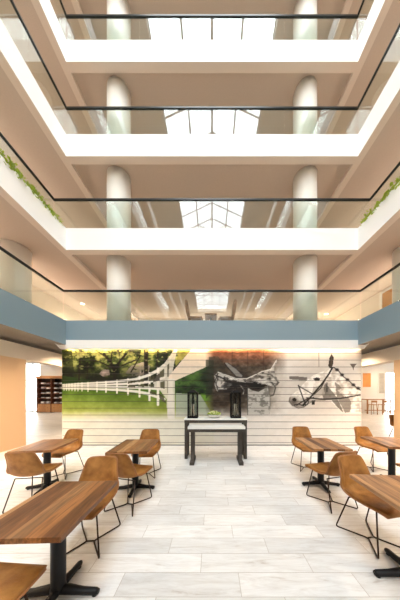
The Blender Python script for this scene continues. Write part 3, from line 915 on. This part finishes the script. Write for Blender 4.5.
# local -y is the front of the seat; rz = 0 faces the camera
chairs = [
    (-1.30, 2.03, 4, 'tan leather chair facing us behind the nearest left table'),
    (-1.30, 0.98, 176, 'tan leather chair in the bottom left corner, only its seat edge in view'),
    (-1.27, 3.72, 3, 'tan leather chair against the plank wall, at the far end of the small left table'),
    (-1.17, 2.70, 166, 'tan leather chair turned away from us at the near end of the small left table'),
    (-2.86, 3.70, -4, 'tan leather chair at the far end of the outer left table by the plank wall'),
    (-2.55, 2.74, 188, 'tan leather chair at the left picture edge, back turned, at the outer left table'),
    (1.74, 2.08, 12, 'tan leather chair facing us behind the nearest right table'),
    (1.98, 4.02, -2, 'tan leather chair at the far end of the small right table by the plank wall'),
    (1.72, 2.76, 194, 'tan leather chair turned away at the near end of the small right table'),
    (3.38, 4.02, 6, 'tan leather chair under the horse, at the far end of the outer right table'),
    (3.08, 2.72, 172, 'tan leather chair cut by the right edge at the outer right table'),
    (6.23, 6.25, 5, 'tan leather chair half hidden behind the right pier'),
]
C0 = make_chair()
for i, (x, y, a, lab) in enumerate(chairs):
    t = C0 if i == 0 else copy_tree(C0)
    t.location = (x, y, 0); t.rotation_euler = (0, 0, R(a))
    tag(t, lab, 'chair', 'tan shell dining chairs')

# ------------------------------------------------------------------ nested console tables
t = empty('console_table', (0.09, 4.72, 0)); tag(t, 'taller grey wooden console table with white top against the mural', 'table')
MB().box(-0.76, 0.76, -0.20, 0.20, 0.93, 0.965, 0.004).build('top', M_stone, t)
MB().box(-0.75, 0.75, -0.19, 0.19, 0.86, 0.929, 0.004).build('apron', M_console, t)
for sx in (-1, 1):
    for y in (-0.155, 0.155):
        MB().box(sx*0.71-0.035, sx*0.71+0.035, y-0.035, y+0.035, 0.0, 0.859, 0.004).build('leg', M_console, t)
    MB().box(sx*0.71-0.03, sx*0.71+0.03, -0.119, 0.119, 0.03, 0.09, 0.004).build('stretcher', M_console, t)
t = empty('console_table', (0.10, 4.40, 0)); tag(t, 'lower grey wooden console table with white top nested in front of the taller one', 'table')
MB().box(-0.64, 0.64, -0.19, 0.105, 0.775, 0.83, 0.004).build('top', M_stone, t)
MB().box(-0.63, 0.63, -0.18, 0.095, 0.705, 0.774, 0.004).build('apron', M_console, t)
for sx in (-1, 1):
    MB().box(sx*0.54-0.045, sx*0.54+0.045, -0.10, 0.05, 0.07, 0.704, 0.005).build('leg', M_console, t)
    MB().box(sx*0.54-0.05, sx*0.54+0.05, -0.27, 0.20, 0.0, 0.07, 0.006).build('foot', M_console, t)
    MB().prism([(-0.20, 0.071), (-0.101, 0.071), (-0.101, 0.20)], 'x', sx*0.54-0.03, sx*0.54+0.03).build('brace', M_console, t)

# lanterns
def lantern(x, y, z, label):
    t = empty('lantern', (x, y, z)); tag(t, label, 'lantern', 'black candle lanterns')
    a = 0.125; h = 0.60
    mb = MB(); mb.box(-a, a, -a, a, 0.0, 0.03, 0.004); mb.box(-a+0.02, a-0.02, -a+0.02, a-0.02, 0.03, 0.045)
    mb.build('base', M_lanternblack, t)
    for sx in (-1, 1):
        for sy in (-1, 1):
            MB().box(sx*(a-0.014)-0.012, sx*(a-0.014)+0.012, sy*(a-0.014)-0.012, sy*(a-0.014)+0.012, 0.03, h).build('post', M_lanternblack, t)
    for sy in (-1, 1):
        MB().box(-0.011, 0.011, sy*(a-0.014)-0.008, sy*(a-0.014)+0.008, 0.03, h).build('mullion', M_lanternblack, t)
        MB().box(sy*(a-0.014)-0.008, sy*(a-0.014)+0.008, -0.011, 0.011, 0.03, h).build('mullion', M_lanternblack, t)
    mb = MB(); mb.box(-a, a, -a, a, h, h+0.03, 0.004)
    v = [(-a+0.02, -a+0.02, h+0.03), (a-0.02, -a+0.02, h+0.03), (a-0.02, a-0.02, h+0.03), (-a+0.02, a-0.02, h+0.03)]
    u = [(-0.03, -0.03, h+0.09), (0.03, -0.03, h+0.09), (0.03, 0.03, h+0.09), (-0.03, 0.03, h+0.09)]
    V = [mb.bm.verts.new(p) for p in v]; U = [mb.bm.verts.new(p) for p in u]
    mb.bm.faces.new(U); mb.bm.faces.new(V[::-1])
    for i in range(4): mb.bm.faces.new([V[i], V[(i+1) % 4], U[(i+1) % 4], U[i]])
    mb.build('roof', M_lanternblack, t)
    mb = MB(); mb.tube([(0.035*math.cos(k/12*2*PI), 0, h+0.12+0.035*math.sin(k/12*2*PI)) for k in range(12)], 0.006, 6, closed=True)
    mb.build('ring', M_lanternblack, t)
    mb = MB()
    for s_ in (-1, 1):
        mb.box(-a+0.028, a-0.028, s_*(a-0.012)-0.002, s_*(a-0.012)+0.002, 0.03, h)
        mb.box(s_*(a-0.012)-0.002, s_*(a-0.012)+0.002, -a+0.028, a-0.028, 0.03, h)
    mb.build('pane', M_lglass, t)
    c = MB(); c.lathe([(0.038, 0.045), (0.038, 0.33), (0.03, 0.338), (0.006, 0.334)]); c.build('candle', M_candle, t)
lantern(-0.47, 4.70, 0.966, 'black candle lantern on the left end of the console table, against the green trees')
lantern(0.58, 4.70, 0.966, 'black candle lantern on the right end of the console table, below the saddle')
# bowl of pale flowers
t = empty('flower_bowl', (0.06, 4.70, 0.966)); tag(t, 'shallow bowl of pale green flowers between the two lanterns', 'flowers')
MB().lathe([(0.05, 0.0), (0.10, 0.02), (0.15, 0.06), (0.155, 0.075), (0.14, 0.070), (0.08, 0.03)], n=28).build('bowl', M_stone, t)
rng = random.Random(3)
def blossoms(n, s0, s1, up):
    mb = MB()
    for k in range(n):
        a = rng.uniform(0, 2*PI); r = 0.145*math.sqrt(rng.random()); c = Vector((r*math.cos(a), r*math.sin(a), 0.075+up*(1-(r/0.16)**2)*rng.uniform(0.5, 1)))
        for q in range(6):
            b = rng.uniform(0, 2*PI); e = rng.uniform(0.1, 1.2); s = rng.uniform(s0, s1)
            d = Vector((math.cos(b)*math.cos(e), math.sin(b)*math.cos(e), math.sin(e)))*s
            n_ = d.orthogonal().normalized()*s*0.35
            mb.bm.faces.new([mb.bm.verts.new(v) for v in (c, c+d*0.5+n_, c+d, c+d*0.5-n_)])
    return mb
blossoms(90, 0.02, 0.045, 0.08).build('blossoms', M_leafpale, t)
blossoms(60, 0.03, 0.06, 0.05).build('leaves', M_leaf, t)

# ------------------------------------------------------------------ lowest gallery: two high-backed wooden chairs and a small table
def gallery_chair():
    t = empty('wooden_armchair')
    MB().box(-0.24, 0.24, -0.20, 0.22, 0.40, 0.46, 0.012).build('seat', M_chairwood, t)
    mb = MB()
    prof = [(0.21, 0.44), (0.235, 0.60), (0.25, 0.78), (0.262, 0.88), (0.275, 0.96), (0.30, 1.01), (0.35, 1.02), (0.375, 0.98), (0.37, 0.90), (0.36, 0.78), (0.34, 0.62), (0.30, 0.44)]
    mb.prism(prof, 'x', -0.23, 0.23); mb.build('backrest', M_chairwood, t)
    for sx in (-1, 1):
        for y in (-0.21, 0.19):
            MB().box(sx*0.21-0.025, sx*0.21+0.025, y-0.025, y+0.025, 0.0, 0.40, 0.004).build('leg', M_chairwood, t)
    return t
g0 = gallery_chair(); zf = LEV[0][1] - 0.02
g0.location = (-0.53, 6.55, zf); g0.rotation_euler = (0, 0, R(90))
tag(g0, 'high-backed wooden chair on the lowest gallery, left one of the facing pair', 'chair', 'wooden chairs on the lowest gallery')
g1 = copy_tree(g0); g1.location = (0.45, 6.55, zf); g1.rotation_euler = (0, 0, R(-90))
g1['label'] = 'high-backed wooden chair on the lowest gallery, right one of the facing pair'
t = empty('side_table', (-0.04, 6.55, zf)); tag(t, 'small square table between the two wooden chairs on the lowest gallery', 'table')
MB().box(-0.20, 0.20, -0.30, 0.30, 0.50, 0.53, 0.004).build('tabletop', M_chairwood, t)
MB().cyl(0, 0, 0.02, 0.50, 0.03).build('pedestal', M_black, t)
MB().cyl(0, 0, 0.0, 0.02, 0.15, 0.14).build('base', M_black, t)

# ------------------------------------------------------------------ lobby beyond, left: tall shelf unit with books
t = empty('bookcase', (-12.55, 14.98, 0)); tag(t, 'tall reddish brown bookcase in the lobby left of the mural', 'bookcase')
W2 = 1.12; HB = 2.85
mb = MB(); mb.box(-W2, W2, 0.16, 0.20, 0.0, HB)
mb.build('back_panel', M_shelfdark, t)
for x in (-W2+0.04, 0.0, W2-0.04): MB().box(x-0.04, x+0.04, -0.18, 0.158, 0.0, HB-0.2).build('side_panel', M_shelf, t)
MB().box(-W2-0.05, W2+0.05, -0.21, 0.159, HB-0.2, HB, 0.01).build('cornice', M_oak, t)
shz = [0.72, 1.10, 1.48, 1.86, 2.24]
for sx in (-1, 1):
    c0, c1 = (-W2+0.081, -0.041) if sx < 0 else (0.041, W2-0.081)
    for z in shz: MB().box(c0, c1, -0.16, 0.158, z-0.03, z).build('shelf', M_shelf, t)
    d = MB().box(c0, c1, -0.175, -0.14, 0.04, 0.66, 0.004).build('cabinet_door', M_oak, t)
    MB().cyl((c0+c1)/2 - sx*0.30, -0.19, 0.36, 0.40, 0.012).build('knob', M_black, d)
bk = []
mats_b = [mat('book_white', (0.75, 0.75, 0.78), 0.6), mat('book_blue', (0.25, 0.30, 0.42), 0.6), mat('book_brown', (0.35, 0.12, 0.06), 0.6)]
rng = random.Random(5)
for mi, mm in enumerate(mats_b):
    b0 = MB().box(-0.11, 0.11, -0.10, 0.10, 0.0, 0.045, 0.004).build('book', mm); bk.append(b0)
used = [False]*3; lvw = ['bottom', 'second', 'middle', 'fourth', 'top']
for sx in (-1, 1):
    for li, z in enumerate(shz):
        for q in range(2):
            n = rng.choice((2, 3, 3))
            for k in range(n):
                mi = (k + q + li) % 3 if rng.random() < 0.5 else 0
                b = bk[mi] if not used[mi] else bk[mi].copy()
                if used[mi]: C.objects.link(b)
                used[mi] = True
                b.location = (-12.55 + sx*(0.30 + 0.42*q) , 14.96, z + 0.001 + 0.0455*k)
                tag(b, '%s book, %s of the %s stack on the %s shelf, %s bay of the bookcase' % (['pale', 'blue', 'brown'][mi], ['bottom', 'second', 'topmost'][k] if n == 3 else ['bottom', 'topmost'][k], 'inner' if q == 0 else 'outer', lvw[li], 'left' if sx < 0 else 'right'), 'book', 'books lying in the tall bookcase')

# ------------------------------------------------------------------ lobby beyond, right: counter-height table, stools, framed prints
t = empty('bar_table', (12.3, 14.3, 0)); tag(t, 'light orange wooden bar table in the bright lobby right of the mural', 'table')
MB().box(-0.92, 0.92, -0.35, 0.35, 1.02, 1.07, 0.004).build('tabletop', M_oak, t)
for sx in (-1, 1):
    for sy in (-1, 1):
        MB().box(sx*0.84-0.035, sx*0.84+0.035, sy*0.29-0.035, sy*0.29+0.035, 0.0, 1.019).build('leg', M_oak, t)
MB().box(-0.80, 0.80, -0.02, 0.02, 0.20, 0.25).build('stretcher', M_oak, t)
def stool():
    t = empty('bar_stool')
    MB().box(-0.19, 0.19, -0.19, 0.19, 0.68, 0.72, 0.01).build('seat', M_oak, t)
    for sx in (-1, 1):
        for sy in (-1, 1):
            MB().tube([(sx*0.20, sy*0.20, 0.0), (sx*0.16, sy*0.16, 0.68)], 0.018, 8).build('leg', M_oak, t)
    MB().box(-0.18, 0.18, 0.16, 0.19, 0.86, 1.0, 0.008).build('backrest', M_oak, t)
    for sx in (-1, 1): MB().box(sx*0.15-0.015, sx*0.15+0.015, 0.16, 0.185, 0.72, 0.86).build('back_post', M_oak, t)
    return t
s0 = stool(); s0.location = (11.45, 13.55, 0); s0.rotation_euler = (0, 0, R(170))
tag(s0, 'orange wooden bar stool at the left end of the lobby bar table', 'stool', 'bar stools at the lobby table')
s1 = copy_tree(s0); s1.location = (12.2, 13.6, 0); s1.rotation_euler = (0, 0, R(185)); s1['label'] = 'orange wooden bar stool at the middle of the lobby bar table'
def picture(x, z, w_, h_, m, label):
    t = empty('framed_picture', (x, 15.17, z)); tag(t, label, 'picture')
    mb = MB(); b = 0.05
    mb.box(-w_/2, w_/2, -0.02, 0.03, -h_/2, -h_/2+b); mb.box(-w_/2, w_/2, -0.02, 0.03, h_/2-b, h_/2)
    mb.box(-w_/2, -w_/2+b, -0.02, 0.03, -h_/2+b, h_/2-b); mb.box(w_/2-b, w_/2, -0.02, 0.03, -h_/2+b, h_/2-b)
    mb.build('frame', M_white, t)
    MB().box(-w_/2+b, w_/2-b, 0.0, 0.028, -h_/2+b, h_/2-b).build('print', m, t)
picture(12.35, 2.55, 0.75, 1.2, M_orange, 'orange framed print on the bright lobby wall above the bar table')
picture(13.55, 2.3, 0.55, 1.7, M_greyprint, 'tall pale framed print on the lobby wall beside the right pier')
